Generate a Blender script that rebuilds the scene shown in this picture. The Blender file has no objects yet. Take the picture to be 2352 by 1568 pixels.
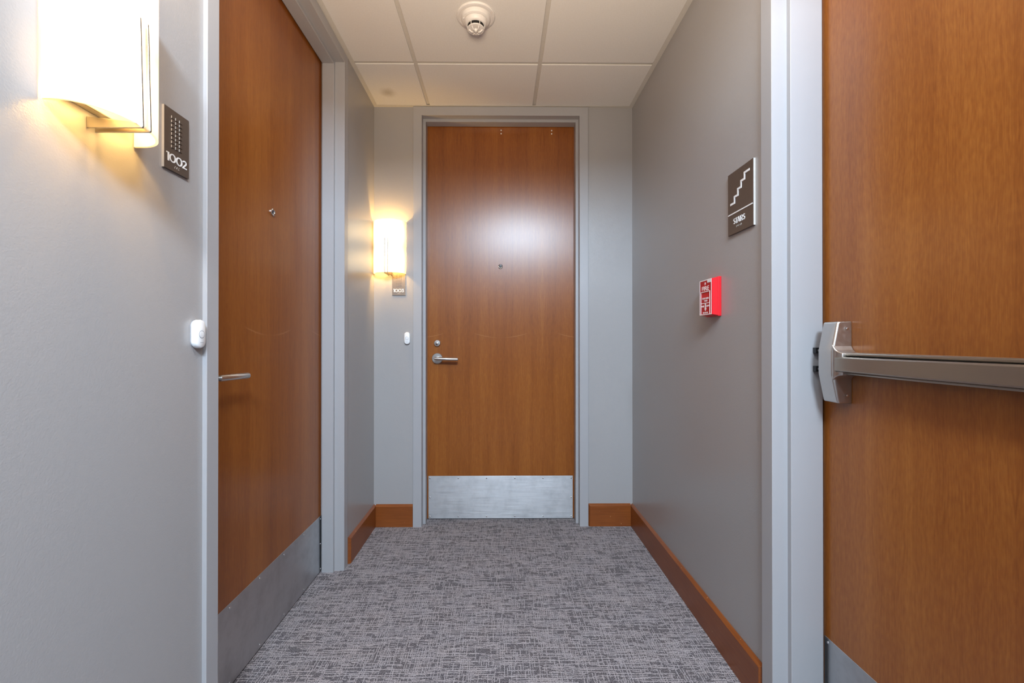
import bpy, bmesh, math, random
from mathutils import Matrix, Vector
random.seed(7)
D = bpy.data
SC = bpy.context.scene
COL = SC.collection
R = math.radians

# ------------------------------------------------------------------ camera, world, lights, exposure
cam_data = D.cameras.new('camera')
cam = D.objects.new('camera', cam_data)
COL.objects.link(cam)
cam_data.sensor_fit = 'HORIZONTAL'
cam_data.sensor_width = 36.0
cam_data.lens = 1003.675 / 2352 * 36.0
cam_data.shift_x = (1176 - 1160.0) / 2352
cam_data.shift_y = (780.42 - 784) / 2352
cam_data.clip_start = 0.02
cam.location = (0, 0, 1.06206)
cam.rotation_euler = (R(90) + 0.00332, 0.0, -0.00904)
SC.camera = cam

world = D.worlds.new('world')
SC.world = world
world.use_nodes = True
world.node_tree.nodes['Background'].inputs[0].default_value = (0.7, 0.78, 1.0, 1)
world.node_tree.nodes['Background'].inputs[1].default_value = 0.05

def area_light(name, loc, size, power, col, rot=(0, 0, 0), shape='DISK', size_y=None):
    l = D.lights.new(name, 'AREA')
    l.shape = shape
    l.size = size
    if size_y: l.size_y = size_y
    l.energy = power
    l.color = col
    o = D.objects.new(name, l)
    o.location = loc
    o.rotation_euler = rot
    COL.objects.link(o)
    return o

def aim(frm, to):
    return (Vector(to) - Vector(frm)).to_track_quat('-Z', 'Y').to_euler()
# the taller hallway behind the camera holds the cool main light; the alcove ceiling cuts it off near the top of the end wall
HALL = (0.28, -1.60, 2.86)
area_light('hall_lamp', HALL, 1.0, 182, (0.67, 0.83, 1.0), aim(HALL, (-0.05, 2.5, 0.9)), 'RECTANGLE', 0.5)
# added fill light below the alcove ceiling, lifts left wall and stair door
area_light('ceiling_fill', (0.20, 0.34, 2.395), 0.36, 13.5, (0.78, 0.89, 1.0))
# soft warm fill added behind the camera to brighten the ceiling tiles
bl = area_light('bounce_fill', (-0.05, -0.06, 1.42), 0.5, 25, (1.0, 0.80, 0.58), (R(180 - 32), 0, 0))
bl.data.spread = R(106)

SC.view_settings.view_transform = 'Standard'
SC.view_settings.look = 'None'
SC.view_settings.exposure = 0.07
SC.view_settings.gamma = 1.0
SC.view_settings.use_curve_mapping = False
SC.cycles.max_bounces = 10
SC.cycles.diffuse_bounces = 6
SC.cycles.glossy_bounces = 5
SC.cycles.sample_clamp_indirect = 6.0
SC.cycles.caustics_reflective = False
SC.cycles.caustics_refractive = False

# ------------------------------------------------------------------ dimensions (metres)
XL, XLN, XR, YB, ZC = -0.7309, -0.738, 0.759, 2.52, 2.4143
YREAR, YSOF = -2.5, 0.22           # the alcove ceiling starts at YSOF, the hall behind is taller

# ------------------------------------------------------------------ node helpers
class NT:
    def __init__(s, name):
        s.m = D.materials.new(name)
        s.m.use_nodes = True
        s.t = s.m.node_tree
        s.b = s.t.nodes['Principled BSDF']
    def n(s, typ, ins=None, **kw):
        k = s.t.nodes.new(typ)
        for a, v in kw.items(): setattr(k, a, v)
        for a, v in (ins or {}).items(): s.put(k.inputs[a], v)
        return k
    def put(s, sock, v):
        if isinstance(v, bpy.types.NodeSocket): s.t.links.new(v, sock)
        else: sock.default_value = v
    def math(s, op, a, b=None, c=None, clamp=False):
        k = s.t.nodes.new('ShaderNodeMath')
        k.operation = op
        k.use_clamp = clamp
        s.put(k.inputs[0], a)
        if b is not None: s.put(k.inputs[1], b)
        if c is not None: s.put(k.inputs[2], c)
        return k.outputs[0]
    def vec(s, x, y, z):
        return s.n('ShaderNodeCombineXYZ', {0: x, 1: y, 2: z}).outputs[0]
    def noise(s, v, scale=1.0, detail=2.0, rough=0.5):
        return s.n('ShaderNodeTexNoise', {'Vector': v, 'Scale': scale, 'Detail': detail, 'Roughness': rough}).outputs[0]
    def white(s, x, y=0.0, z=0.0):
        return s.n('ShaderNodeTexWhiteNoise', {'Vector': s.vec(x, y, z)}, noise_dimensions='3D').outputs[0]
    def mix(s, f, a, b, mode='MIX'):
        k = s.t.nodes.new('ShaderNodeMix')
        k.data_type = 'RGBA'
        k.blend_type = mode
        s.put(k.inputs[0], f)
        for i, v in ((6, a), (7, b)):
            s.put(k.inputs[i], (*v, 1) if isinstance(v, tuple) and len(v) == 3 else v)
        return k.outputs[2]
    def ramp(s, f, stops):
        k = s.t.nodes.new('ShaderNodeValToRGB')
        e = k.color_ramp.elements
        while len(e) < len(stops): e.new(0.5)
        for q, (p, c) in zip(e, stops):
            q.position = p
            q.color = (*c, 1)
        s.put(k.inputs[0], f)
        return k.outputs[0]
    def rng(s, v, a, b, c=0.0, d=1.0, smooth=False):
        k = s.n('ShaderNodeMapRange', {0: v, 1: a, 2: b, 3: c, 4: d})
        if smooth: k.interpolation_type = 'SMOOTHSTEP'
        return k.outputs[0]
    def objxyz(s):
        tc = s.t.nodes.new('ShaderNodeTexCoord')
        sp = s.n('ShaderNodeSeparateXYZ', {0: tc.outputs['Object']})
        return tc.outputs['Object'], sp.outputs[0], sp.outputs[1], sp.outputs[2]
    def worldxyz(s):
        g = s.t.nodes.new('ShaderNodeNewGeometry')
        sp = s.n('ShaderNodeSeparateXYZ', {0: g.outputs['Position']})
        return g.outputs['Position'], sp.outputs[0], sp.outputs[1], sp.outputs[2]
    def bump(s, h, strength, dist):
        k = s.n('ShaderNodeBump', {'Height': h, 'Strength': strength, 'Distance': dist})
        s.t.links.new(k.outputs[0], s.b.inputs['Normal'])
    def set(s, **kw):
        for a, v in kw.items():
            a = a.replace('_', ' ')
            if isinstance(v, tuple) and len(v) == 3: v = (*v, 1)
            s.put(s.b.inputs[a], v)
        return s.m

def plain(name, col, rough=0.5, metal=0.0, spec=0.5, coat=0.0):
    k = NT(name)
    p, x, y, z = k.objxyz()
    f = k.noise(p, 90, 2)
    c = k.mix(f, tuple(v * 0.94 for v in col), tuple(min(1, v * 1.06) for v in col))
    k.set(Base_Color=c, Roughness=rough, Metallic=metal, Coat_Weight=coat)
    k.b.inputs['Specular IOR Level'].default_value = spec
    return k.m

def mat_wall():
    k = NT('wall_paint')
    p, x, y, z = k.worldxyz()
    big = k.noise(p, 1.7, 3)
    c = k.mix(big, (0.345, 0.333, 0.330), (0.372, 0.360, 0.357))
    k.set(Base_Color=c, Roughness=0.25)
    k.b.inputs['Specular IOR Level'].default_value = 0.5
    h = k.math('ADD', k.noise(p, 330, 2), k.math('MULTIPLY', k.noise(p, 60, 2), 0.5))
    k.bump(h, 0.16, 0.002)
    return k.m

def mat_frame():
    k = NT('frame_paint')
    p, x, y, z = k.worldxyz()
    c = k.mix(k.noise(p, 2.3, 3), (0.36, 0.355, 0.365), (0.385, 0.38, 0.39))
    k.set(Base_Color=c, Roughness=0.36)
    k.bump(k.noise(p, 420, 2), 0.05, 0.001)
    return k.m

def mat_wood(name, streak, figure):
    # book-matched stained veneer; the leaves mirror every 25 cm across the door
    k = NT(name)
    oi = k.t.nodes.new('ShaderNodeObjectInfo')
    p, x, y, z = k.objxyz()
    rnd = k.math('MULTIPLY', oi.outputs['Random'], 17.0)
    u = k.math('PINGPONG', x, 0.25)
    warp = k.math('MULTIPLY', k.math('SUBTRACT', k.noise(k.vec(k.math('MULTIPLY', u, 5.0), rnd, k.math('MULTIPLY', z, 1.6)), 1, 3), 0.5), 0.06)
    uw = k.math('ADD', u, warp)
    fine = k.noise(k.vec(k.math('MULTIPLY', uw, 420.0), rnd, k.math('MULTIPLY', z, 11.0)), 1, 3, 0.6)
    mid = k.noise(k.vec(k.math('MULTIPLY', uw, 42.0), rnd, k.math('MULTIPLY', z, 1.3)), 1, 3, 0.55)
    wide = k.noise(k.vec(k.math('MULTIPLY', u, 9.0), rnd, k.math('MULTIPLY', z, 0.7)), 1, 2)
    fleck = k.noise(k.vec(k.math('MULTIPLY', uw, 190.0), rnd, k.math('MULTIPLY', z, 42.0)), 1, 2, 0.5)
    leaf = k.white(k.math('FLOOR', k.math('DIVIDE', x, 0.125)), rnd)
    f = k.math('MULTIPLY', fine, 0.36)
    f = k.math('ADD', f, k.math('MULTIPLY', mid, 0.24))
    f = k.math('ADD', f, k.math('MULTIPLY', wide, 0.34))
    f = k.math('ADD', f, k.math('MULTIPLY', fleck, figure))
    f = k.math('ADD', f, k.math('MULTIPLY', leaf, 0.10))
    f = k.math('SUBTRACT', f, 0.01 + figure / 2)
    c = k.ramp(f, [(0.28, (0.165, 0.042, 0.006)), (0.50, (0.255, 0.076, 0.0115)), (0.74, (0.36, 0.128, 0.022))])
    # pale mineral streak that curves through each leaf
    zz = k.math('SUBTRACT', z, k.math('ADD', 1.084, k.math('MULTIPLY', k.math('MULTIPLY', u, u), 1.05)))
    wob = k.math('MULTIPLY', k.math('SUBTRACT', k.noise(k.vec(k.math('MULTIPLY', u, 60.0), 0.0, 0.0), 1, 2), 0.5), 0.007)
    band = k.rng(k.math('ABSOLUTE', k.math('ADD', zz, wob)), 0.0, 0.0038, 1.0, 0.0, True)
    gate = k.math('MULTIPLY', k.rng(u, 0.02, 0.08, 0.12, 1.0), k.rng(u, 0.13, 0.165, 1.0, 0.0))
    c = k.mix(k.math('MULTIPLY', k.math('MULTIPLY', band, gate), streak), c, (0.50, 0.24, 0.10))
    k.set(Base_Color=c, Roughness=0.29)
    tg = k.n('ShaderNodeTangent', direction_type='RADIAL', axis='Z')
    k.b.inputs['Anisotropic'].default_value = 0.35
    k.t.links.new(tg.outputs[0], k.b.inputs['Tangent'])
    k.b.inputs['Specular IOR Level'].default_value = 0.55
    k.bump(k.math('ADD', fine, fleck), 0.02, 0.0004)
    return k.m

def mat_base_wood():
    k = NT('baseboard_wood')
    p, x, y, z = k.worldxyz()
    along = k.math('ADD', x, y)
    f = k.noise(k.vec(k.math('MULTIPLY', along, 6.0), 0.0, k.math('MULTIPLY', z, 170.0)), 1, 3)
    g = k.noise(p, 7, 2)
    c = k.ramp(k.math('ADD', k.math('MULTIPLY', f, 0.6), k.math('MULTIPLY', g, 0.4)), [(0.3, (0.17, 0.043, 0.009)), (0.7, (0.265, 0.076, 0.016))])
    # worn pale chips
    ch = k.rng(k.noise(p, 95, 2, 0.4), 0.735, 0.76)
    c = k.mix(k.math('MULTIPLY', ch, 0.7), c, (0.5, 0.27, 0.13))
    k.set(Base_Color=c, Roughness=0.33)
    return k.m

def mat_carpet():
    k = NT('carpet_weave')
    p, x, y, z = k.worldxyz()
    dn = k.n('ShaderNodeTexNoise', {'Vector': p, 'Scale': 130.0, 'Detail': 2.0}).outputs[1]
    ds = k.n('ShaderNodeSeparateXYZ', {0: dn})
    x = k.math('ADD', x, k.math('MULTIPLY', k.math('SUBTRACT', ds.outputs[0], 0.5), 0.0045))
    y = k.math('ADD', y, k.math('MULTIPLY', k.math('SUBTRACT', ds.outputs[1], 0.5), 0.0045))
    dens = k.noise(p, 9.0, 2)
    dens2 = k.noise(k.vec(k.math('ADD', x, 9.3), y, 4.0), 9.0, 2)
    def threads(a, b, pitch, length, half, seed, base, dn_):
        q = k.math('DIVIDE', b, pitch)
        row = k.math('FLOOR', q)
        fr = k.math('FRACT', q)
        off = k.math('MULTIPLY', k.white(row, seed), 7.0)
        cell = k.math('FLOOR', k.math('ADD', k.math('DIVIDE', a, length), off))
        v = k.white(row, cell, seed)
        mid = k.math('ADD', 0.5, k.math('MULTIPLY', k.math('SUBTRACT', k.white(row, cell, seed + 31.0), 0.5), 0.42))
        on = k.math('GREATER_THAN', v, k.math('ADD', base, k.math('MULTIPLY', k.math('SUBTRACT', dn_, 0.5), 1.0)))
        ln = k.rng(k.math('ABSOLUTE', k.math('SUBTRACT', fr, mid)), half * 0.5, half * 1.5, 1.0, 0.0)
        return k.math('MULTIPLY', k.math('MULTIPLY', ln, on), k.rng(v, 0.35, 1.0, 0.55, 1.0))
    h = threads(x, y, 0.0086, 0.072, 0.19, 3.0, 0.42, dens)
    h2 = threads(x, y, 0.0060, 0.022, 0.26, 23.0, 0.70, dens2)
    v = threads(y, x, 0.0076, 0.034, 0.19, 11.0, 0.46, dens2)
    L = k.math('MAXIMUM', h, k.math('MULTIPLY', k.math('MAXIMUM', v, h2), 0.78))
    L = k.math('MULTIPLY', L, k.rng(k.noise(p, 240, 3, 0.7), 0.36, 0.56, 0.25, 1.0))
    tuft = k.noise(p, 620, 2, 0.65)
    tuft2 = k.noise(p, 300, 2, 0.6)
    f = k.math('MULTIPLY', L, 1.05)
    f = k.math('ADD', f, k.math('MULTIPLY', k.math('SUBTRACT', tuft, 0.5), 2.0))
    f = k.math('ADD', f, k.math('MULTIPLY', k.math('SUBTRACT', tuft2, 0.5), 1.9))
    f = k.math('ADD', f, 0.13)
    hue = k.noise(p, 11.0, 2)
    dark = k.mix(hue, (0.050, 0.036, 0.038), (0.042, 0.036, 0.046))
    light = k.mix(hue, (0.50, 0.43, 0.42), (0.47, 0.43, 0.445))
    c = k.mix(k.rng(f, 0.0, 0.80), dark, light)
    k.set(Base_Color=c, Roughness=0.95)
    k.b.inputs['Specular IOR Level'].default_value = 0.1
    k.b.inputs['Sheen Weight'].default_value = 0.08
    k.bump(k.math('ADD', f, k.math('MULTIPLY', L, 0.6)), 0.55, 0.003)
    return k.m

def mat_tile():
    k = NT('ceiling_tile_face')
    p, x, y, z = k.worldxyz()
    c = k.mix(k.noise(p, 160, 3), (0.70, 0.68, 0.65), (0.78, 0.76, 0.73))
    # brown water mark in the corner tile
    d = k.n('ShaderNodeVectorMath', {0: p, 1: (-0.615, 2.375, 2.413)}, operation='DISTANCE').outputs['Value']
    d = k.math('ADD', d, k.math('MULTIPLY', k.math('SUBTRACT', k.noise(p, 40, 2), 0.5), 0.02))
    c = k.mix(k.rng(d, 0.0, 0.06, 0.45, 0.0, True), c, (0.25, 0.19, 0.11))
    k.set(Base_Color=c, Roughness=0.9)
    k.b.inputs['Specular IOR Level'].default_value = 0.2
    k.bump(k.noise(p, 420, 3, 0.7), 0.25, 0.0015)
    return k.m

def mat_brushed(name, col, rough, streak=(3.0, 3.0, 420.0), depth=0.08, dirt=0.0, aniso=0.0):
    k = NT(name)
    p, x, y, z = k.objxyz()
    s = k.noise(k.vec(k.math('MULTIPLY', x, streak[0]), k.math('MULTIPLY', y, streak[1]), k.math('MULTIPLY', z, streak[2])), 1, 3)
    c = k.mix(s, tuple(v * (1 - depth) for v in col), tuple(min(1, v * (1 + depth)) for v in col))
    if dirt:
        sm = k.rng(k.noise(p, 11, 4, 0.65), 0.45, 0.75)
        c = k.mix(k.math('MULTIPLY', sm, dirt), c, tuple(v * 0.6 for v in col))
    k.set(Base_Color=c, Metallic=1.0, Roughness=k.rng(s, 0.3, 0.7, rough - 0.04, rough + 0.06))
    if aniso:
        tg = k.n('ShaderNodeTangent', direction_type='RADIAL', axis='Z')
        k.b.inputs['Anisotropic'].default_value = aniso
        k.b.inputs['Anisotropic Rotation'].default_value = 0.25
        k.t.links.new(tg.outputs[0], k.b.inputs['Tangent'])
    return k.m

def mat_shade():
    # opal glass lit by two bulbs, one above the other
    k = NT('lit_opal_glass')
    p, x, y, z = k.objxyz()
    a = k.rng(k.math('ABSOLUTE', k.math('SUBTRACT', z, 0.070)), 0.0, 0.085, 1.0, 0.0, True)
    b = k.rng(k.math('ABSOLUTE', k.math('SUBTRACT', z, 0.225)), 0.0, 0.085, 1.0, 0.0, True)
    s = k.math('ADD', 1.1, k.math('MULTIPLY', k.math('ADD', a, b), 2.1))
    k.set(Base_Color=(0.9, 0.88, 0.82), Roughness=0.25, Emission_Color=k.mix(k.rng(y, -0.066, -0.015), (1.0, 0.69, 0.32), (1.0, 0.48, 0.07)), Emission_Strength=k.math('MULTIPLY', s, k.rng(y, -0.072, -0.008, 1.0, 0.75)))
    return k.m

M = {
    'wall': mat_wall(), 'frame': mat_frame(), 'wood': mat_wood('door_veneer', 0.30, 0.20), 'wood2': mat_wood('stair_door_veneer', 0.0, 0.34), 'base': mat_base_wood(),
    'carpet': mat_carpet(), 'tile': mat_tile(), 'shade': mat_shade(),
    'grid': plain('grid_white', (0.60, 0.57, 0.52), 0.55),
    'board': plain('ceiling_board', (0.5, 0.5, 0.5), 0.9),
    'steel': mat_brushed('satin_steel', (0.60, 0.58, 0.56), 0.28),
    'plate': mat_brushed('kick_plate_steel', (0.60, 0.60, 0.61), 0.45, (5.0, 3.0, 260.0), 0.05, 0.5, 0.64),
    'bronze': mat_brushed('bracket_nickel', (0.55, 0.50, 0.43), 0.32),
    'exit': mat_brushed('exit_bar_steel', (0.43, 0.385, 0.33), 0.40, (3.0, 3.0, 500.0), 0.07, 0.0, 0.8),
    'cast': mat_brushed('cast_steel', (0.60, 0.57, 0.54), 0.36, (80.0, 80.0, 80.0), 0.06),
    'chrome': plain('bright_chrome', (0.75, 0.75, 0.76), 0.12, 1.0),
    'bolt': plain('bolt_metal', (0.85, 0.85, 0.84), 0.35, 0.25),
    'black': plain('black_plastic', (0.012, 0.012, 0.013), 0.35),
    'void': plain('dark_slot', (0.006, 0.005, 0.005), 0.8),
    'white': plain('white_plastic', (0.80, 0.81, 0.82), 0.35),
    'cream': plain('detector_white', (0.74, 0.71, 0.68), 0.45),
    'ring': plain('button_ring_grey', (0.36, 0.38, 0.42), 0.4),
    'sign': plain('sign_taupe', (0.215, 0.178, 0.150), 0.50, 0.85),
    'edge': plain('sign_edge', (0.66, 0.64, 0.60), 0.35),
    'letter': plain('letter_white', (0.86, 0.87, 0.88), 0.4),
    'red': plain('alarm_red', (0.66, 0.012, 0.020), 0.32),
    'darkred': plain('alarm_panel_red', (0.48, 0.002, 0.005), 0.38),
    'pink': plain('alarm_print', (0.92, 0.86, 0.84), 0.4),
    'glass': plain('lens_glass', (0.02, 0.02, 0.025), 0.05, 0.0, 0.8),
}

# ------------------------------------------------------------------ mesh helpers
class MB:
    def __init__(s):
        s.v, s.f, s.mi = [], [], []
    def add(s, verts, faces, mi=0):
        o = len(s.v)
        s.v += [tuple(v) for v in verts]
        s.f += [tuple(i + o for i in f) for f in faces]
        s.mi += [mi] * len(faces)
        return s
    def box(s, x0, x1, y0, y1, z0, z1, mi=0):
        v = [(x, y, z) for x in (x0, x1) for y in (y0, y1) for z in (z0, z1)]
        return s.add(v, [(0, 1, 3, 2), (4, 6, 7, 5), (0, 4, 5, 1), (2, 3, 7, 6), (0, 2, 6, 4), (1, 5, 7, 3)], mi)
    def loft(s, rings, mi=0, cap=True):
        n = len(rings[0])
        v = [q for r in rings for q in r]
        f = []
        for k in range(len(rings) - 1):
            for i in range(n):
                j = (i + 1) % n
                f.append((k * n + i, k * n + j, (k + 1) * n + j, (k + 1) * n + i))
        if cap:
            f.append(tuple(range(n - 1, -1, -1)))
            f.append(tuple((len(rings) - 1) * n + i for i in range(n)))
        return s.add(v, f, mi)
    def prism(s, poly, d0, d1, mi=0, to=lambda a, b, d: (a, d, b)):
        # poly in (x, z), pushed along y from d0 to d1
        return s.loft([[to(a, b, d0) for a, b in poly], [to(a, b, d1) for a, b in poly]], mi)
    def lathe(s, prof, to, seg=32, mi=0, cap=True):
        # prof: (radius, axial); to(cx, cy, axial) -> xyz
        rings = [[to(r * math.cos(t), r * math.sin(t), a) for t in (2 * math.pi * i / seg for i in range(seg))] for r, a in prof]
        return s.loft(rings, mi, cap)
    def tube(s, pts, r, seg=14, mi=0):
        pts = [Vector(p) for p in pts]
        rings = []
        for i, p in enumerate(pts):
            d = ((pts[min(i + 1, len(pts) - 1)] - p).normalized() + (p - pts[max(i - 1, 0)]).normalized()).normalized()
            ref = Vector((0, 0, 1)) if abs(d.z) < 0.9 else Vector((1, 0, 0))
            a = d.cross(ref).normalized()
            b = d.cross(a).normalized()
            rr = r[i] if isinstance(r, (list, tuple)) else r
            rings.append([p + a * rr * math.cos(t) + b * rr * math.sin(t) for t in (2 * math.pi * k / seg for k in range(seg))])
        return s.loft(rings, mi)
    def build(s, name, mats, parent=None, smooth=None, bevel=0.0, seg=2, loc=None, rot=None):
        me = D.meshes.new(name)
        me.from_pydata(s.v, [], s.f)
        bm = bmesh.new()
        bm.from_mesh(me)
        bmesh.ops.recalc_face_normals(bm, faces=bm.faces)
        bm.to_mesh(me)
        bm.free()
        for m in (mats if isinstance(mats, (list, tuple)) else [mats]): me.materials.append(m)
        me.polygons.foreach_set('material_index', s.mi)
        o = D.objects.new(name, me)
        COL.objects.link(o)
        if parent: o.parent = parent
        if loc is not None: o.location = loc
        if rot is not None: o.rotation_euler = (0, 0, rot)
        if bevel:
            b = o.modifiers.new('bevel', 'BEVEL')
            b.width = bevel
            b.segments = seg
            b.limit_method = 'ANGLE'
            b.angle_limit = R(35)
            b.harden_normals = False
        if smooth is not None:
            me.polygons.foreach_set('use_smooth', [True] * len(me.polygons))
            me.set_sharp_from_angle(angle=R(smooth))
        return o

FRONT = lambda cx, cy, a: (cx, -a, cy)          # lathe axis pointing out of a wall (local -y)
def front_at(x, z):
    return lambda cx, cy, a: (x + cx, -a, z + cy)

def tag(o, label, cat, group=None):
    o['label'] = label
    o['category'] = cat
    if group: o['group'] = group
    return o
def structure(o, label=None, cat=None):
    o['kind'] = 'structure'
    if label: o['label'] = label
    if cat: o['category'] = cat
    return o
def stuff(o):
    o['kind'] = 'stuff'
    return o
def note(o, label):
    o['label'] = label
    return o
def empty(name, loc, rot=0.0):
    o = D.objects.new(name, None)
    o.empty_display_size = 0.05
    o.location = loc
    o.rotation_euler = (0, 0, rot)
    COL.objects.link(o)
    return o
BACK, LEFT, RIGHT = 0.0, R(90), R(-90)           # wall-mounted pieces: local x right, -y out of the wall, z up

# ------------------------------------------------------------------ flat lettering
def ribbon(mb, pts, w, d0, d1, closed=False, mi=0):
    pts = [Vector(p) for p in pts]
    n = len(pts)
    L, Rr = [], []
    for i, p in enumerate(pts):
        a = pts[(i - 1) % n] if (closed or i > 0) else None
        b = pts[(i + 1) % n] if (closed or i < n - 1) else None
        d1_ = (p - a).normalized() if a is not None else (b - p).normalized()
        d2_ = (b - p).normalized() if b is not None else d1_
        t = (d1_ + d2_)
        t = t.normalized() if t.length > 1e-6 else d1_
        nn = Vector((-t.y, t.x))
        k = max(0.35, nn.dot(Vector((-d1_.y, d1_.x))))
        ww = (w[i] if isinstance(w, (list, tuple)) else w) / 2 / k
        L.append(p + nn * ww)
        Rr.append(p - nn * ww)
    v = []
    for q in range(n):
        for e, dd in ((L, d0), (Rr, d0), (Rr, d1), (L, d1)): v.append((e[q].x, dd, e[q].y))
    f = []
    for q in range(n if closed else n - 1):
        r = (q + 1) % n
        for e in range(4):
            g = (e + 1) % 4
            f.append((q * 4 + e, q * 4 + g, r * 4 + g, r * 4 + e))
    if not closed:
        f.append((3, 2, 1, 0))
        f.append(tuple((n - 1) * 4 + e for e in range(4)))
    mb.add(v, f, mi)

def arc(cx, cz, rx, rz, a0, a1, n=20):
    return [(cx + rx * math.cos(R(a0 + (a1 - a0) * i / n)), cz + rz * math.sin(R(a0 + (a1 - a0) * i / n))) for i in range(n + 1)]

def glyph(mb, ch, x, z, h, w, t, d0, d1, wide=False):
    """strokes of one sign letter in the box x..x+w, z..z+h"""
    lay = [0]
    def rb(pts, tt=t, c=False):
        # strokes that cross differ a hair in height so no two faces coincide
        ribbon(mb, pts, tt, d0 + lay[0] * 0.00002, d1 - lay[0] * 0.00006, c)
        lay[0] += 1
    hw = t / 2
    if ch == '0':
        a = arc(x + w / 2, z + h / 2, w / 2 - hw, h / 2 - hw * 0.8, 0, 360, 36)[:-1]
        rb(a, [t * (0.75 + 0.45 * abs(math.cos(2 * math.pi * i / 36))) for i in range(36)], True)
    elif ch == '1':
        rb([(x + w - t * 0.7, z), (x + w - t * 0.7, z + h)], t * 1.35)
        rb([(x, z + h - hw * 0.9), (x + w - t * 0.2, z + h - hw * 0.9)], t * 0.85)
    elif ch == '2':
        top = arc(x + w / 2 - hw * 0.3, z + h * 0.70, w / 2 - hw, h * 0.30 - hw, 165, -35, 18)
        rb(top + [(x + w * 0.12, z + hw * 1.2)])
        rb([(x, z + hw * 0.85), (x + w, z + hw * 0.85)], t * 0.85)
    elif ch == '3':
        rb([(x + w * 0.08, z + h - hw), (x + w * 0.86, z + h - hw)], t * 0.85)
        rb([(x + w * 0.84, z + h - hw), (x + w * 0.42, z + h * 0.60)], t * 0.9)
        rb(arc(x + w / 2 - hw * 0.2, z + h * 0.31, w / 2 - hw * 0.6, h * 0.31 - hw, 108, -160, 22))
    elif ch == 'S':
        rb(arc(x + w / 2, z + h * 0.745, w / 2 - hw, h * 0.255 - hw, 25, 235, 14) +
           arc(x + w / 2, z + h * 0.30, w / 2 - hw, h * 0.30 - hw, 55, -150, 14))
    elif ch == 'T':
        rb([(x + w / 2, z), (x + w / 2, z + h)])
        rb([(x, z + h - hw * 0.8), (x + w, z + h - hw * 0.8)], t * 0.8)
    elif ch == 'A':
        rb([(x + hw * 0.6, z), (x + w * 0.48, z + h)], t * 0.75)
        rb([(x + w * 0.48, z + h), (x + w - hw, z)], t * 1.25)
        rb([(x + w * 0.22, z + h * 0.26), (x + w * 0.76, z + h * 0.26)], t * 0.7)
    elif ch == 'I':
        rb([(x + w / 2, z), (x + w / 2, z + h)])
    elif ch == 'R':
        rb([(x + hw, z), (x + hw, z + h)])
        rb([(x + hw, z + h - hw * 0.8)] + arc(x + w * 0.5, z + h * 0.70, w * 0.5 - hw, h * 0.30 - hw * 0.8, 90, -90, 12) + [(x + hw, z + h * 0.40 + hw * 0.8)], t * 0.85)
        rb([(x + w * 0.42, z + h * 0.42), (x + w - hw * 0.5, z)])

def font_text(name, body, x, z, height, mat, parent, depth=0.0004, y=0.0, width=None, bold=0.0):
    """ordinary printed letters: filled type outlines turned into a thin mesh"""
    cu = D.curves.new(name, 'FONT')
    cu.body = body
    cu.size = 1.0
    cu.offset = bold
    cu.extrude = 0.01
    tmp = D.objects.new(name, cu)
    COL.objects.link(tmp)
    dg = bpy.context.evaluated_depsgraph_get()
    me = D.meshes.new_from_object(tmp.evaluated_get(dg))
    D.objects.remove(tmp)
    xs = [v.co.x for v in me.vertices]
    ys = [v.co.y for v in me.vertices]
    sx = height / (max(ys) - min(ys))
    kx = (width / (max(xs) - min(xs))) if width else sx
    x0, y0 = min(xs), min(ys)
    for v in me.vertices:
        v.co = ((v.co.x - x0) * kx + x, y - (depth if v.co.z > 0 else -0.0002), (v.co.y - y0) * sx + z)
    me.materials.clear()
    me.materials.append(mat)
    o = D.objects.new(name, me)
    COL.objects.link(o)
    o.parent = parent
    return o

# ================================================================== SETTING
# floor
structure(MB().box(-1.1, 1.2, YREAR - 0.2, YB + 0.35, -0.06, 0.0).build('floor', M['carpet']),
          'grey woven carpet with a light cross-hatched thread pattern', 'floor')

# door openings: (near edge, far edge) along the wall
LO0, LO1 = 1.133, 2.0348
RO0, RO1 = 0.294, 1.2014
BO0, BO1 = -0.4554, 0.4518
ZTOP = 2.3604
TH = 0.17
w = MB()
w.box(XLN - TH, XLN, YSOF, LO0 - 0.038, -0.02, 2.5)
w.box(XLN - TH, XLN, YREAR, YSOF, -0.02, 3.25)
w.box(XL - TH, XL, LO1 + 0.040, YB + 0.2, -0.02, 2.5)
w.box(XL - TH, XL, LO0 - 0.038, LO1 + 0.040, ZTOP + 0.035, 2.5)
structure(w.build('wall_left', M['wall']), 'grey painted wall on the left, broken by the door to room 1002', 'wall')
w = MB()
w.box(XR, XR + 0.2, YSOF, RO0 - 0.040, -0.02, 2.5)
w.box(XR, XR + 0.2, YREAR, YSOF, -0.02, 3.25)
w.box(XR, XR + 0.2, RO1 + 0.0512, YB + 0.2, -0.02, 2.5)
w.box(XR, XR + 0.2, RO0 - 0.040, RO1 + 0.040, ZTOP + 0.035, 2.5)
structure(w.build('wall_right', M['wall']), 'grey painted wall on the right carrying the stairs sign and the fire alarm', 'wall')
w = MB()
w.box(XL, BO0 - 0.0515, YB, YB + 0.2, -0.02, 2.5)
w.box(BO1 + 0.0515, XR, YB, YB + 0.2, -0.02, 2.5)
w.box(BO0 - 0.0515, BO1 + 0.0515, YB, YB + 0.2, ZTOP + 0.035, 2.5)
structure(w.build('wall_back', M['wall']), 'grey painted end wall around the door to room 1003', 'wall')
structure(MB().box(-1.1, 1.2, YREAR - 0.15, YREAR, -0.02, 3.25).box(-1.1, 1.2, YSOF - 0.10, YSOF, 2.412, 3.25).build('wall_front', M['wall']),
          'grey painted wall closing the hallway behind the camera', 'wall')

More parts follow.
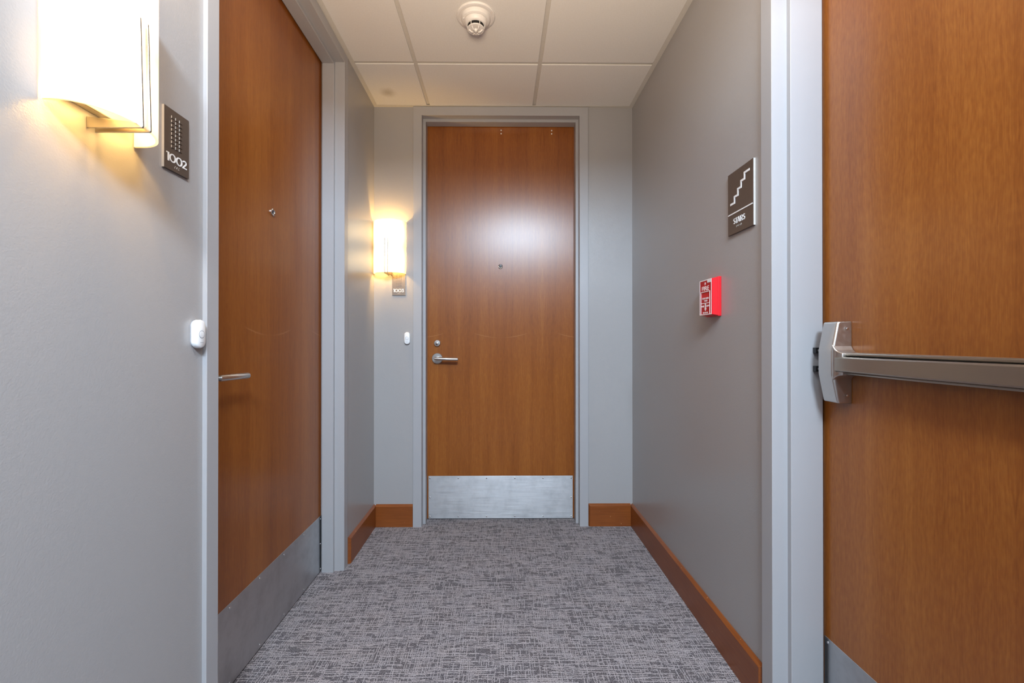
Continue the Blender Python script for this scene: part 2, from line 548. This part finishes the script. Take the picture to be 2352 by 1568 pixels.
# ceiling: board, grid bars, lay-in tiles
ceil = structure(MB().box(-1.1, 1.2, YSOF, YB + 0.3, 2.462, 2.5).box(-1.1, 1.2, YREAR - 0.15, YSOF, 3.20, 3.25).build('ceiling', M['board']),
                 'suspended ceiling of white lay-in tiles on a metal grid', 'ceiling')
GX = (-0.4165, 0.1895)
GY = [2.1215 - 0.6096 * i for i in range(4)]
for gx in GX:
    MB().box(gx - 0.012, gx + 0.012, YSOF, YB, 2.4192, 2.4212).box(gx - 0.002, gx + 0.002, YSOF, YB, 2.4212, 2.455).build('grid_bar', M['grid'], ceil)
xs = [XL + 0.0215, *GX, XR - 0.0215]
for gy in GY:
    for i in range(3):
        a = xs[i] - (0.02 if i == 0 else -0.012)
        b = xs[i + 1] + (0.02 if i == 2 else -0.012)
        MB().box(a, b, gy - 0.012, gy + 0.012, 2.4196, 2.4212).build('grid_bar', M['grid'], ceil)
# perimeter angle
for box in ((XL, XL + 0.022, YSOF, YB), (XR - 0.022, XR, YSOF, YB), (XL + 0.022, XR - 0.022, YB - 0.022, YB)):
    MB().box(*box, 2.4118, 2.4128).build('wall_angle', M['grid'], ceil)
ge = 0.0092
cols = [(XL + 0.004, GX[0] - ge), (GX[0] + ge, GX[1] - ge), (GX[1] + ge, XR - 0.004)]
rows = [(GY[0] + ge, YB - 0.004)] + [(GY[i + 1] + ge, GY[i] - ge) for i in range(3)]
for r, (y0, y1) in enumerate(rows):
    for (x0, x1) in cols:
        dz = random.uniform(-0.0004, 0.0004)
        MB().box(x0, x1, y0, y1, 2.4134 + dz, 2.4186).box(x0 - 0.006, x1 + 0.006, y0 - 0.006, y1 + 0.006, 2.4214, 2.43).build('ceiling_tile', M['tile'], ceil, bevel=0.0012, seg=2)

# door frames: one pressed profile swept round the opening
def door_frame(name, loc, rot, width, s0, s1, wall_d, cw, label):
    h = width / 2
    prof = [(cw, wall_d + 0.016), (cw, 0.0012), (cw - 0.0012, 0), (0.0015, 0), (0, 0.0015), (0, s0), (-0.0143, s0), (-0.0158, s0 + 0.0015), (-0.0158, s1 - 0.001), (-0.0148, s1), (0, s1), (0, 0.165), (cw - 0.012, 0.165), (cw - 0.012, wall_d + 0.016)]
    sec = [lambda a, d: (-h - a, d, 0.0), lambda a, d: (-h - a, d, ZTOP + a), lambda a, d: (h + a, d, ZTOP + a), lambda a, d: (h + a, d, 0.0)]
    mb = MB().loft([[f(a, d) for a, d in prof] for f in sec])
    o = mb.build(name, M['frame'], None, smooth=40, loc=loc, rot=rot)
    return structure(o, label, 'door frame')
door_frame('trim_1', ((BO0 + BO1) / 2, 2.5079, 0), BACK, BO1 - BO0, 0.0437, 0.1013, 0.0121, 0.050,
           'grey steel frame around the end door to room 1003')
door_frame('trim_2', (-0.7275, (LO0 + LO1) / 2, 0), LEFT, LO1 - LO0, 0.0443, 0.0970, 0.0105, 0.046,
           'grey steel frame around the left door to room 1002')
tr3 = door_frame('trim_3', (0.749, (RO0 + RO1) / 2, 0), RIGHT, RO1 - RO0, 0.0424, 0.1299, 0.010, 0.050,
                 'grey steel frame around the right stair door with black strike')

# baseboards with a bevelled top
def baseboard(name, p0, p1, n, label, h=0.128, t=0.0133, end0=False, end1=False):
    p0, p1, n = Vector(p0), Vector(p1), Vector(n)
    d = (p1 - p0).normalized()
    ch = 0.010
    prof = [(0, 0), (t, 0), (t, h - ch), (0.002, h), (0, h)]
    def ring(p, inset):
        return [(p.x + n.x * a + d.x * inset * (a / t), p.y + n.y * a + d.y * inset * (a / t), z) for a, z in prof]
    mb = MB().loft([ring(p0, 0.009 if end0 else 0.0), ring(p1, -0.009 if end1 else 0.0)])
    return structure(mb.build(name, M['base'], bevel=0.0012), label, 'baseboard')
baseboard('baseboard_left', (XL, LO1 + 0.058, 0), (XL, YB, 0), (1, 0), 'short dark wood baseboard on the left wall past the door', end0=True)
baseboard('baseboard_right', (XR, RO1 + 0.0525, 0), (XR, YB, 0), (-1, 0), 'long dark wood baseboard along the right wall', end0=True)
baseboard('baseboard_back', (XL + 0.0133, YB, 0), (BO0 - 0.0505, YB, 0), (0, -1), 'reddish wood baseboard left of the end door')
baseboard('baseboard_back', (BO1 + 0.0505, YB, 0), (XR - 0.0133, YB, 0), (0, -1), 'worn reddish wood baseboard right of the end door', end0=True)
baseboard('baseboard_left', (XLN, YREAR, 0), (XLN, LO0 - 0.048, 0), (1, 0), 'dark wood baseboard on the left wall before the door')
baseboard('baseboard_right', (XR, YREAR, 0), (XR, RO0 - 0.0525, 0), (-1, 0), 'dark wood baseboard on the right wall before the stair door')

# ------------------------------------------------------------------ doors
def screw_mb(r=0.004, hgt=0.0022):
    return MB().lathe([(r, 0), (r, hgt * 0.35), (r * 0.75, hgt * 0.8), (r * 0.3, hgt)], FRONT, 12)

def kick_plate(door, x0, x1, z0, z1, sx, sz):
    p = MB().box(x0, x1, -0.0016, 0.0, z0, z1).build('kick_plate', M['plate'], door, bevel=0.0006, seg=1)
    first = None
    for i, x in enumerate(sx):
        for j, z in enumerate(sz):
            if j == 1 and i not in (0, len(sx) - 1): continue
            if first is None:
                first = screw_mb().build('screw', M['chrome'], p, smooth=40)
                s = first
            else:
                s = first.copy()
                COL.objects.link(s)
                s.parent = p
            s.location = (x, -0.0016, z)
    return p

def lever_set(door, x, z, direction, droop=0.0):
    r = MB().lathe([(0.0315, 0), (0.0315, 0.007), (0.030, 0.0085), (0.012, 0.0085)], front_at(x, z), 40).build('lever_rose', M['steel'], door, smooth=35)
    d = direction
    pts = [(x, -0.006, z), (x, -0.046, z)]
    MB().tube(pts, 0.0095, 20).build('lever_neck', M['steel'], r, smooth=40)
    # mitred round bar
    pts = [(x - d * 0.0085, -0.0520, z), (x - d * 0.005, -0.0555, z), (x + d * 0.02, -0.0560, z - 0.020 * droop), (x + d * 0.126, -0.0560, z - 0.126 * droop), (x + d * 0.1285, -0.0560, z - 0.1285 * droop)]
    MB().tube(pts, [0.0060, 0.0088, 0.0092, 0.0092, 0.0078], 20).build('lever', M['steel'], r, smooth=40)

def peephole(door, x, z, r=0.0135):
    o = MB().lathe([(r, 0), (r, 0.0035), (r * 0.86, 0.005), (r * 0.66, 0.0042), (r * 0.6, 0.002)], front_at(x, z), 28).build('peephole', M['chrome'], door, smooth=35)
    MB().lathe([(r * 0.60, 0.0015), (r * 0.45, 0.0036), (r * 0.2, 0.0044), (0.0006, 0.0046)], front_at(x, z), 20).build('lens', M['glass'], o, smooth=60)

def deadbolt(door, x, z):
    o = MB().lathe([(0.0190, 0), (0.0190, 0.010), (0.0170, 0.0135), (0.009, 0.0140)], front_at(x, z), 36).build('deadbolt', M['steel'], door, smooth=35)
    c = MB().lathe([(0.0078, 0.013), (0.0078, 0.0152), (0.0072, 0.0155)], front_at(x, z - 0.0035), 24).build('key_cylinder', M['chrome'], o, smooth=35)
    MB().lathe([(0.0092, 0.0139), (0.0092, 0.0145), (0.0080, 0.0146)], front_at(x, z - 0.0035), 24).build('cylinder_ring', M['black'], o, smooth=35)
    MB().prism([(x - 0.0011, z - 0.0085), (x + 0.0011, z - 0.0085), (x + 0.0011, z - 0.0045), (x + 0.0005, z + 0.0015), (x - 0.0005, z + 0.0015), (x - 0.0011, z - 0.0045)], -0.0152, -0.0158).build('keyhole', M['void'], o)

def door_leaf(name, loc, rot, width, label, mat='wood'):
    h = width / 2 - 0.002
    o = MB().box(-h, h, 0, 0.0445, 0.005, ZTOP - 0.004).build(name, M[mat], None, bevel=0.001, seg=1, loc=loc, rot=rot)
    return structure(o, label, 'door')

PS = 0.16868
# end door, room 1003
DX = (BO0 + BO1) / 2
d1 = door_leaf('door_1', (DX, 2.6142, 0), BACK, BO1 - BO0, 'reddish brown veneer end door with a round key lock above its lever')
kick_plate(d1, -0.4316 , 0.4308, 0.006, 0.2600, [(-0.0026 - DX) + (i - 2.5) * PS for i in range(6)], [0.0174, 0.1316, 0.2459])
lever_set(d1, -0.3803 - DX, 0.9605, 1, 0.026)
deadbolt(d1, -0.3803 - DX, 1.0513)
peephole(d1, -0.0037 - DX, 1.5098)
for x in (0.0001, 0.3031):
    for z in (2.3258, 2.3062):
        note(MB().lathe([(0.0042, 0), (0.0042, 0.001), (0.0030, 0.0022), (0.001, 0.0026)], front_at(x - DX, z), 14).build('bolt_head', M['bolt'], d1, smooth=50), 'bright metal bolt head near the top edge')

# left door, room 1002
YD = (LO0 + LO1) / 2
d2 = door_leaf('door_2', (-0.8322, YD, 0), LEFT, LO1 - LO0, 'reddish brown veneer door on the left wall with a dark kick plate')
lk = 0.9972
kick_plate(d2, -0.432, 2.0375 * lk - YD, 0.006, 0.2600, [(1.69004 + (i - 3) * PS) * lk - YD for i in range(6)], [0.0174, 0.1316, 0.2459])
lever_set(d2, 1.2200 - YD, 0.9600, 1, 0.02)
deadbolt(d2, 1.2200 - YD, 1.0513)
peephole(d2, 1.5950 - YD, 1.5318)

# right door, stairs
YS = (RO0 + RO1) / 2
d3 = door_leaf('door_3', (0.8884, YS, 0), RIGHT, RO1 - RO0, 'reddish brown veneer stair door with a steel push bar on the right', 'wood2')
kick_plate(d3, YS - 1.1931, 0.435, 0.006, 0.2570, [YS - 1.1815 + i * PS for i in range(6)], [0.0174, 0.1316, 0.2450])
# latch case of the exit device: faceted cover, wide in the middle
def yl(y): return YS - y
def case_ring(y, grow):
    pr = [(0.000, 0.9035), (0.0330, 0.9050), (0.0365, 0.9080), (0.0495, 0.975), (0.0500, 0.980), (0.0500, 1.036), (0.0495, 1.041), (0.0365, 1.1095), (0.0330, 1.1125), (0.000, 1.1136)]
    return [(yl(y), -max(0.0, a + grow * (a > 0.001)), 1.0085 + (z - 1.0085) * (1 + grow * 4)) for a, z in pr]
case = MB().loft([case_ring(1.1500, -0.006), case_ring(1.1475, 0), case_ring(1.1012, 0), case_ring(1.0985, -0.003)]).build('latch_case', M['cast'], d3, smooth=25, bevel=0.0022, seg=3)
# boss that carries the bar, growing out of the end face of the case
bz = lambda y, o, z0, z1: [(yl(y), 0.0, z0), (yl(y), -o, z0), (yl(y), -o, z1), (yl(y), 0.0, z1)]
MB().loft([bz(1.103, 0.049, 0.962, 1.055), bz(1.0975, 0.049, 0.967, 1.049), bz(1.094, 0.047, 0.972, 1.042), bz(1.086, 0.045, 0.976, 1.036), bz(1.074, 0.044, 0.978, 1.033)]).build('bar_bracket', M['cast'], case, smooth=50, bevel=0.002, seg=3)
for z in (0.925, 1.094):
    MB().lathe([(0.0028, 0), (0.0028, 0.0012), (0.001, 0.0016)], lambda cx, cy, a, z=z: (yl(1.0985) + 0.003 + a, -0.014 + cx, z + cy), 10).build('case_screw', M['chrome'], case, smooth=50)
# rail on the door face
rail = MB().loft([[(yl(y), -a, z) for a, z in ((0, 0.9790), (0.034, 0.9790), (0.036, 0.9808), (0.036, 0.9846), (0.010, 0.9846), (0.010, 1.0268), (0.036, 1.0268), (0.036, 1.0318), (0.034, 1.0335), (0, 1.0335))] for y in (1.087, 0.345)]).build('bar_rail', M['exit'], d3, smooth=20, bevel=0.0012)
MB().loft([[(yl(y), -a, z) for a, z in ((0.006, 0.9858), (0.0465, 0.9858), (0.0505, 0.9890), (0.0505, 1.0208), (0.0470, 1.0236), (0.0300, 1.0240), (0.006, 1.0240))] for y in (1.0925, 0.385)]).build('push_bar', M['exit'], rail, smooth=20, bevel=0.0009)
MB().loft([[(yl(y), -a, z) for a, z in ((0, 0.972), (o, 0.976), (o, 1.036), (0, 1.040))] for y, o in ((0.388, 0.052), (0.345, 0.052), (0.335, 0.030))]).build('end_cap', M['cast'], d3, smooth=30, bevel=0.003)
# black strike on the frame
st = None
for z0 in (1.0300, 0.9800):
    mb = MB().box(yl(1.1853), yl(1.1735), 0.0375, 0.062, z0, z0 + 0.0155)
    o = mb.build('strike', M['black'], tr3, bevel=0.0012)
    o.location = (0, 0, 0)
    MB().lathe([(0.0035, 0), (0.0035, 0.0012), (0.0015, 0.0018)], lambda cx, cy, a, z0=z0: (yl(1.1735) + a, 0.0455 + cx, z0 + 0.0078 + cy), 12).build('strike_screw', M['chrome'], o, smooth=50)
    for q in (o,):
        for v in q.data.vertices: v.co.y += 0.064
    for c in o.children:
        for v in c.data.vertices: v.co.y += 0.064

# ================================================================== THINGS
# wall sconces
def sconce(loc, rot, label):
    e = tag(empty('wall_sconce', loc, rot), label, 'wall lamp', 'half-round glass wall sconces')
    W, B, H, T = 0.0905, 0.089, 0.296, 0.0045
    n = 40
    def pt(a, k, z): return (-(W - k) * math.cos(a), -0.012 - (B - 0.012 - k) * math.sin(a) ** 0.82 if 0 < a < math.pi else -0.004, z)
    angs = [math.pi * i / n for i in range(n + 1)]
    outer = lambda z: [pt(a, 0, z) for a in angs]
    inner = lambda z: [pt(a, T, z) for a in reversed(angs)]
    sh = MB().loft([[*outer(z), *inner(z)] for z in (0.0, 0.0015, 0.075, 0.15, 0.225, H - 0.0015, H)], cap=False)
    m = 2 * (n + 1)
    for base in (0, 6 * m):
        for i in range(n):
            sh.f.append((base + i, base + i + 1, base + m - 2 - i, base + m - 1 - i)); sh.mi.append(0)
    note(sh.build('glass_shade', M['shade'], e, smooth=50), 'glowing white opal glass half cylinder')
    MB().box(-0.060, 0.060, -0.018, 0.0, 0.022, 0.276).build('back_plate', M['bronze'], e, bevel=0.002)
    for x in (-0.0085, 0.0085):
        t = 0.0018
        poly = [(0.0, -0.0080), (0.0, 0.0120), (-0.091, 0.0020), (-0.0938, 0.0030), (-0.0895, 0.190), (-0.0945, 0.190), (-0.1000, -0.0060), (-0.0985, -0.0080)]
        MB().loft([[(x + s * t, y, z) for y, z in poly] for s in (-1, 1)]).build('bracket', M['bronze'], e, bevel=0.0006, seg=1)
    for z in (0.070, 0.225):
        b = MB().lathe([(0.011, z - 0.022), (0.0135, z - 0.010), (0.0135, z + 0.010), (0.009, z + 0.020), (0.002, z + 0.024)], lambda cx, cy, a: (cx, -0.045 + cy, a), 14).build('bulb', M['shade'], e, smooth=60)
        l = D.lights.new('sconce_bulb', 'POINT')
        l.energy = 2.2 if z < 0.1 else 4.5
        l.color = (1.0, 0.58, 0.16)
        l.shadow_soft_size = 0.012
        lo = D.objects.new('sconce_bulb', l)
        lo.location = (0, -0.066, z)
        lo.parent = e
        COL.objects.link(lo)
    return e
sconce((-0.6370, YB, 1.4475), BACK, 'small lit half-round glass sconce on the end wall above the 1003 sign')
sconce((XLN, 0.7930, 1.4505), LEFT, 'large lit half-round glass sconce nearest on the left wall beside the 1002 sign')

# room number signs
def dots(parent, x, z, w, h, n, seed):
    rr = random.Random(seed)
    mb = MB()
    cells = n
    for c in range(cells):
        for i in range(2):
            for j in range(3):
                if rr.random() < 0.5:
                    mb.lathe([(0.00075, 0.0), (0.0006, 0.0004), (0.0002, 0.0006)], lambda cx, cy, a, px=x + c * w / cells + i * w / cells * 0.42, pz=z + j * h / 3: (px + cx, -0.0052 - a, pz + cy), 8)
    return stuff(mb.build('braille', M['edge'], parent, smooth=50))

def sign_plate(name, loc, rot, W, H, T, label, cat='sign'):
    mb = MB()
    mb.box(0, W, -T, 0, 0, H)
    mb.mi = [1, 1, 0, 2, 2, 2]        # left edge, right edge, wall side placeholder, front ...
    o = mb.build(name, [M['edge'], M['edge'], M['sign']], None, loc=loc, rot=rot)
    for p in o.data.polygons:
        n = p.normal
        p.material_index = 2 if (n.y < -0.5 or abs(n.z) > 0.5) else 0
    return tag(o, label, cat)

def room_sign(loc, rot, text, label):
    W, H, T = 0.0755, 0.1360, 0.0052
    o = sign_plate('room_sign', loc, rot, W, H, T, label)
    o['group'] = 'room number signs beside doors'
    first = None
    for c, x0 in enumerate((0.0203, 0.0322, 0.0438)):
        for r in range(8):
            z0 = 0.0505 + r * 0.0093
            if first is None:
                b = MB().box(0, 0.0085, -0.0016, 0, 0, 0.0058).build('raised_bar', [M['edge'], M['sign']], o)
                for p in b.data.polygons: p.material_index = 0 if abs(p.normal.x) > 0.5 else 1
                first = b
            else:
                b = first.copy()
                COL.objects.link(b)
                b.parent = o
            b.location = (x0, -T, z0)
    spans = {'1': (0.0060, 0.0078), '0a': (0.0147, 0.0190), '0b': (0.0345, 0.0190), '2': (0.0542, 0.0135), '3': (0.0538, 0.0137)}
    for ch, key in zip(text, ('1', '0a', '0b', text[3])):
        x, w_ = spans[key]
        mb = MB()
        glyph(mb, ch, x, 0.0178, 0.0190, w_, 0.0030, -T, -T - 0.0010)
        mb.build('digit', M['letter'], o)
    dots(o, 0.026, 0.0085, 0.021, 0.006, 4, 5)
    return o
room_sign((XLN, 0.9555, 1.4425), LEFT, '1002', 'dark taupe room sign reading 1002 on the left wall')
room_sign((-0.6255, YB, 1.3268), BACK, '1003', 'small room sign reading 1003 under the sconce on the end wall')

# stairs sign
SW, SH, ST = 0.1464, 0.2000, 0.0062
ss = sign_plate('stairs_sign', (XR, 1.4415, 1.4100), RIGHT, SW, SH, ST, 'dark brown sign with white stair symbol reading STAIRS on the right wall')
mb = MB()
us = [0.0155, 0.0405, 0.0605, 0.0795, 0.0985, 0.1265]
vs = [0.0985, 0.1175, 0.1363, 0.1551, 0.1738]
pts = []
for i in range(5):
    pts += [(us[i], vs[i]), (us[i + 1], vs[i])]
ribbon(mb, pts, 0.0068, -ST, -ST - 0.0009)
mb.build('stair_symbol', M['letter'], ss)
mb = MB().box(0.0018, 0.1415, -ST - 0.0009, -ST, 0.0640, 0.0678)
mb.build('divider_line', M['letter'], ss)
x = 0.0345
for ch, w_, gap in (('S', 0.0112, 0.0006), ('T', 0.0122, -0.0014), ('A', 0.0150, 0.0002), ('I', 0.0036, 0.0012), ('R', 0.0122, 0.0008), ('S', 0.0112, 0)):
    mb = MB()
    glyph(mb, ch, x, 0.0300, 0.0180, w_, 0.0029, -ST, -ST - 0.0009)
    mb.build('letter', M['letter'], ss)
    x += w_ + gap
db = dots(ss, 0.052, 0.0175, 0.034, 0.008, 6, 9)
for v in db.data.vertices: v.co.y += 0.0052 - ST

# fire alarm pull station
AW, AH = 0.0905, 0.1365
fa = tag(empty('fire_alarm', (XR, 1.5880, 1.1502), RIGHT), 'red fire alarm pull station on the right wall below the stairs sign', 'fire alarm')
MB().box(0, AW, -0.0115, 0, 0, AH).build('back_box', M['red'], fa, bevel=0.0012)
fz0, fz1 = 0.0058, 0.1300
fr = lambda a, x0, x1, z0, z1: [(x0, -a, z0), (x1, -a, z0), (x1, -a, z1), (x0, -a, z1)]
MB().loft([fr(0.0115, 0.0004, AW - 0.0004, 0.002, AH - 0.002), fr(0.0325, 0.0010, AW - 0.0010, fz0, fz1)]).build('housing', M['red'], fa, bevel=0.0010)
FW, FH = AW - 0.002, fz1 - fz0
X = lambda u: 0.0010 + u * FW
Z = lambda v: fz0 + v * FH
YF = -0.0325
# face panel with an opening for the handle
pan = MB()
yf0, yf1 = YF + 0.0005, YF - 0.0015
for a in ((0.0, 0.115, 0.0, 1.0), (0.855, 1.0, 0.0, 1.0), (0.115, 0.855, 0.66, 1.0), (0.115, 0.855, 0.0, 0.03)):
    pan.box(X(a[0]), X(a[1]), yf1, yf0, Z(a[2]), Z(a[3]))
pan.build('face_panel', M['darkred'], fa)
yp = YF - 0.0016
def line(name, u0, v0, u1, v1, t=0.0027, mat='pink', y=None):
    mb = MB()
    y = yp if y is None else y
    if abs(u1 - u0) * FW < 1e-6: mb.box(X(u0) - t / 2, X(u0) + t / 2, y - 0.0004, y + 0.0002, Z(v0), Z(v1))
    else: mb.box(X(u0), X(u1), y - 0.0004, y + 0.0002, Z(v0) - t / 2, Z(v0) + t / 2)
    return mb.build(name, M[mat], fa)
mb = MB()
for (u0, v0, u1, v1) in ((0, 0.988, 1, 0.988), (0, 0.012, 1, 0.012)):
    mb.box(X(u0), X(u1), yp - 0.0005, yp + 0.0002, Z(v0) - 0.0015, Z(v0) + 0.0015)
for u0 in (0.016, 0.984):
    mb.box(X(u0) - 0.0014, X(u0) + 0.0014, yp - 0.0005, yp + 0.0002, Z(0.024), Z(0.976))
note(mb.build('border', M['pink'], fa), 'white printed border line')
mb = MB()
for u0 in (0.115, 0.855):
    mb.box(X(u0) - 0.0013, X(u0) + 0.0013, yp - 0.0007, yp + 0.0002, Z(0.024), Z(0.66) - 0.0014)
mb.box(X(0.115) - 0.0013, X(0.855) + 0.0013, yp - 0.0007, yp + 0.0002, Z(0.66) - 0.0014, Z(0.66) + 0.0014)
note(mb.build('inner_frame', M['pink'], fa), 'white printed frame around the handle')
# recessed handle: sloping push plate above, pull plate below
hd = MB().loft([[(xx, yy, zz) for yy, zz in ((YF + 0.006, Z(0.66)), (YF + 0.0045, Z(0.645)), (YF + 0.0040, Z(0.55)), (YF - 0.0008, Z(0.50)), (YF - 0.0008, Z(0.345)), (YF - 0.0008, Z(0.025)), (YF + 0.006, Z(0.025)))] for xx in (X(0.118), X(0.852))]).build('pull_handle', M['darkred'], fa)
mb = MB().box(X(0.13), X(0.84), YF - 0.0015, YF - 0.0007, Z(0.335) - 0.0012, Z(0.335) + 0.0012)
mb.build('handle_line', M['pink'], hd)
mb = MB().prism([(X(0.43), Z(0.325)), (X(0.43), Z(0.185)), (X(0.385), Z(0.185)), (X(0.475), Z(0.105)), (X(0.565), Z(0.185)), (X(0.52), Z(0.185)), (X(0.52), Z(0.325))], YF - 0.0014, YF - 0.0007)
mb.build('arrow', M['pink'], hd)
yh = YF - 0.0008
font_text('lettering', 'PUSH HERE', X(0.20), Z(0.445), 0.0062, M['pink'], hd, 0.0004, yh, FW * 0.56, 0.012)
font_text('lettering', 'THEN', X(0.36), Z(0.375), 0.0062, M['pink'], hd, 0.0004, yh, FW * 0.27, 0.012)
font_text('lettering', 'PULL', X(0.145), Z(0.225), 0.0062, M['pink'], hd, 0.0004, yh, FW * 0.23, 0.012)
font_text('lettering', 'DOWN', X(0.575), Z(0.225), 0.0062, M['pink'], hd, 0.0004, yh, FW * 0.235, 0.012)
font_text('lettering', 'SIEMENS', X(0.26), Z(0.042), 0.0052, M['pink'], hd, 0.0004, yh, FW * 0.43, 0.012)
font_text('lettering', 'FIRE', X(0.19), Z(0.692), 0.0155, M['pink'], fa, 0.0004, yp + 0.0001, FW * 0.60, 0.010)
mb = MB().prism([(X(0.475), Z(0.845)), (X(0.53), Z(0.89)), (X(0.475), Z(0.935)), (X(0.42), Z(0.89))], yp - 0.0005, yp + 0.0002)
mb.build('diamond', M['pink'], fa)
note(MB().box(X(0.66), X(0.985), yp - 0.0007, yp + 0.0002, Z(0.90), Z(0.99)).build('sticker', M['white'], fa), 'small white label at the top corner')

# doorbell buttons
def capsule(w_, h_, r, n=10):
    p = []
    for cx, cz, a0 in ((w_ / 2 - r, h_ / 2 - r, 0), (-w_ / 2 + r, h_ / 2 - r, 90), (-w_ / 2 + r, -h_ / 2 + r, 180), (w_ / 2 - r, -h_ / 2 + r, 270)):
        for i in range(n + 1):
            a = R(a0 + 90 * i / n)
            p.append((cx + r * math.cos(a), cz + r * math.sin(a)))
    return p
def doorbell(loc, rot, w_, h_, t, label):
    e = tag(empty('doorbell', loc, rot), label, 'doorbell', 'white oblong doorbell buttons beside doors')
    mk = lambda k, y: [(a, y, b) for a, b in capsule(w_ - 2 * k, h_ - 2 * k, (w_ - 2 * k) * 0.49)]
    MB().loft([mk(0.0014, 0), mk(0.0014, -0.0035)]).build('base', M['ring'], e, smooth=40)
    MB().loft([mk(0.0004, -0.0030), mk(0, -0.0045), mk(0, -t + 0.0040), mk(0.0012, -t + 0.0015), mk(0.0035, -t)]).build('cover', M['white'], e, smooth=35)
    rr = 0.0096
    MB().lathe([(rr, t - 0.001), (rr, t + 0.0003), (rr - 0.0014, t + 0.0003), (rr - 0.0014, t - 0.001)], front_at(0.0, -0.001), 36).build('button_ring', M['ring'], e, smooth=35)
    MB().lathe([(rr - 0.0014, t - 0.001), (rr - 0.0016, t + 0.0006), (rr - 0.004, t + 0.0009), (0.0005, t + 0.0009)], front_at(0.0, -0.001), 36).build('button', M['white'], e, smooth=50)
    MB().box(-0.0055, 0.0055, -t - 0.0002, -t + 0.0005, -h_ * 0.30 - 0.0006, -h_ * 0.30 + 0.0006).build('printed_line', M['ring'], e)
    return e
doorbell((XLN, 1.0600, 1.0798), LEFT, 0.0345, 0.0685, 0.0165, 'larger looking white doorbell on the left wall beside the near door frame')
doorbell((-0.5385, YB, 1.0805), BACK, 0.0325, 0.0700, 0.0165, 'small white doorbell on the end wall left of the end door')

# smoke detector
sd = tag(empty('smoke_detector', (-0.1050, 1.8120, 2.4130)), 'round cream smoke detector on the middle ceiling tile', 'smoke detector')
DOWN = lambda cx, cy, a: (cx, cy, -a)
MB().lathe([(0.0795, 0), (0.0795, 0.0035), (0.0770, 0.0065), (0.0700, 0.0080), (0.0690, 0.0065), (0.060, 0.0065), (0.0585, 0.0065)], DOWN, 64).build('mounting_ring', M['cream'], sd, smooth=35)
MB().lathe([(0.0600, 0.004), (0.0595, 0.0150), (0.0570, 0.0210), (0.0500, 0.0245), (0.0485, 0.0235), (0.046, 0.0235)], DOWN, 64).build('body', M['cream'], sd, smooth=35)
MB().lathe([(0.0470, 0.022), (0.0465, 0.0290), (0.0430, 0.0370), (0.0380, 0.0412), (0.0335, 0.0416)], DOWN, 56).build('dome', M['cream'], sd, smooth=35)
MB().lathe([(0.0340, 0.039), (0.0340, 0.0530), (0.030, 0.0535)], DOWN, 48).build('sensing_chamber', M['void'], sd, smooth=35)
MB().lathe([(0.0340, 0.0525), (0.0352, 0.0540), (0.0340, 0.0565), (0.0230, 0.0585), (0.021, 0.0580)], DOWN, 48).build('lower_ring', M['cream'], sd, smooth=35)
first = None
for i in range(6):
    a = 2 * math.pi * (i + 0.5) / 6
    p = MB().box(-0.0011, 0.0011, 0.0335, 0.0362, -0.0535, -0.0405).build('vent_post', M['cream'], sd) if first is None else first[0].copy()
    g = MB().loft([[(-0.0016, 0.0300, -0.0535), (0.0016, 0.0300, -0.0535), (0.0016, 0.0225, -0.0545), (-0.0016, 0.0225, -0.0545)], [(-0.0016, 0.0285, -0.0600), (0.0016, 0.0285, -0.0600), (0.0016, 0.0215, -0.0600), (-0.0016, 0.0215, -0.0600)], [(-0.0016, 0.0190, -0.0680), (0.0016, 0.0190, -0.0680), (0.0016, 0.0150, -0.0650), (-0.0016, 0.0150, -0.0650)], [(-0.0014, 0.0090, -0.0690), (0.0014, 0.0090, -0.0690), (0.0014, 0.0090, -0.0665), (-0.0014, 0.0090, -0.0665)]]).build('cage_prong', M['cream'], sd, bevel=0.0005) if first is None else first[1].copy()
    for q in (p, g):
        if q.name not in COL.objects: COL.objects.link(q)
        q.parent = sd
        q.rotation_euler = (0, 0, a)
    if first is None: first = (p, g)
MB().lathe([(0.0100, 0.0550), (0.0085, 0.0630), (0.0040, 0.0665), (0.001, 0.067)], DOWN, 20).build('heat_sensor', M['cream'], sd, smooth=50)
MB().lathe([(0.0022, 0.0), (0.0022, 0.0025), (0.001, 0.0035)], lambda cx, cy, a: (-0.0485 + cx, -0.020 + cy, -0.023 - a), 12).build('indicator', M['cream'], sd, smooth=50)
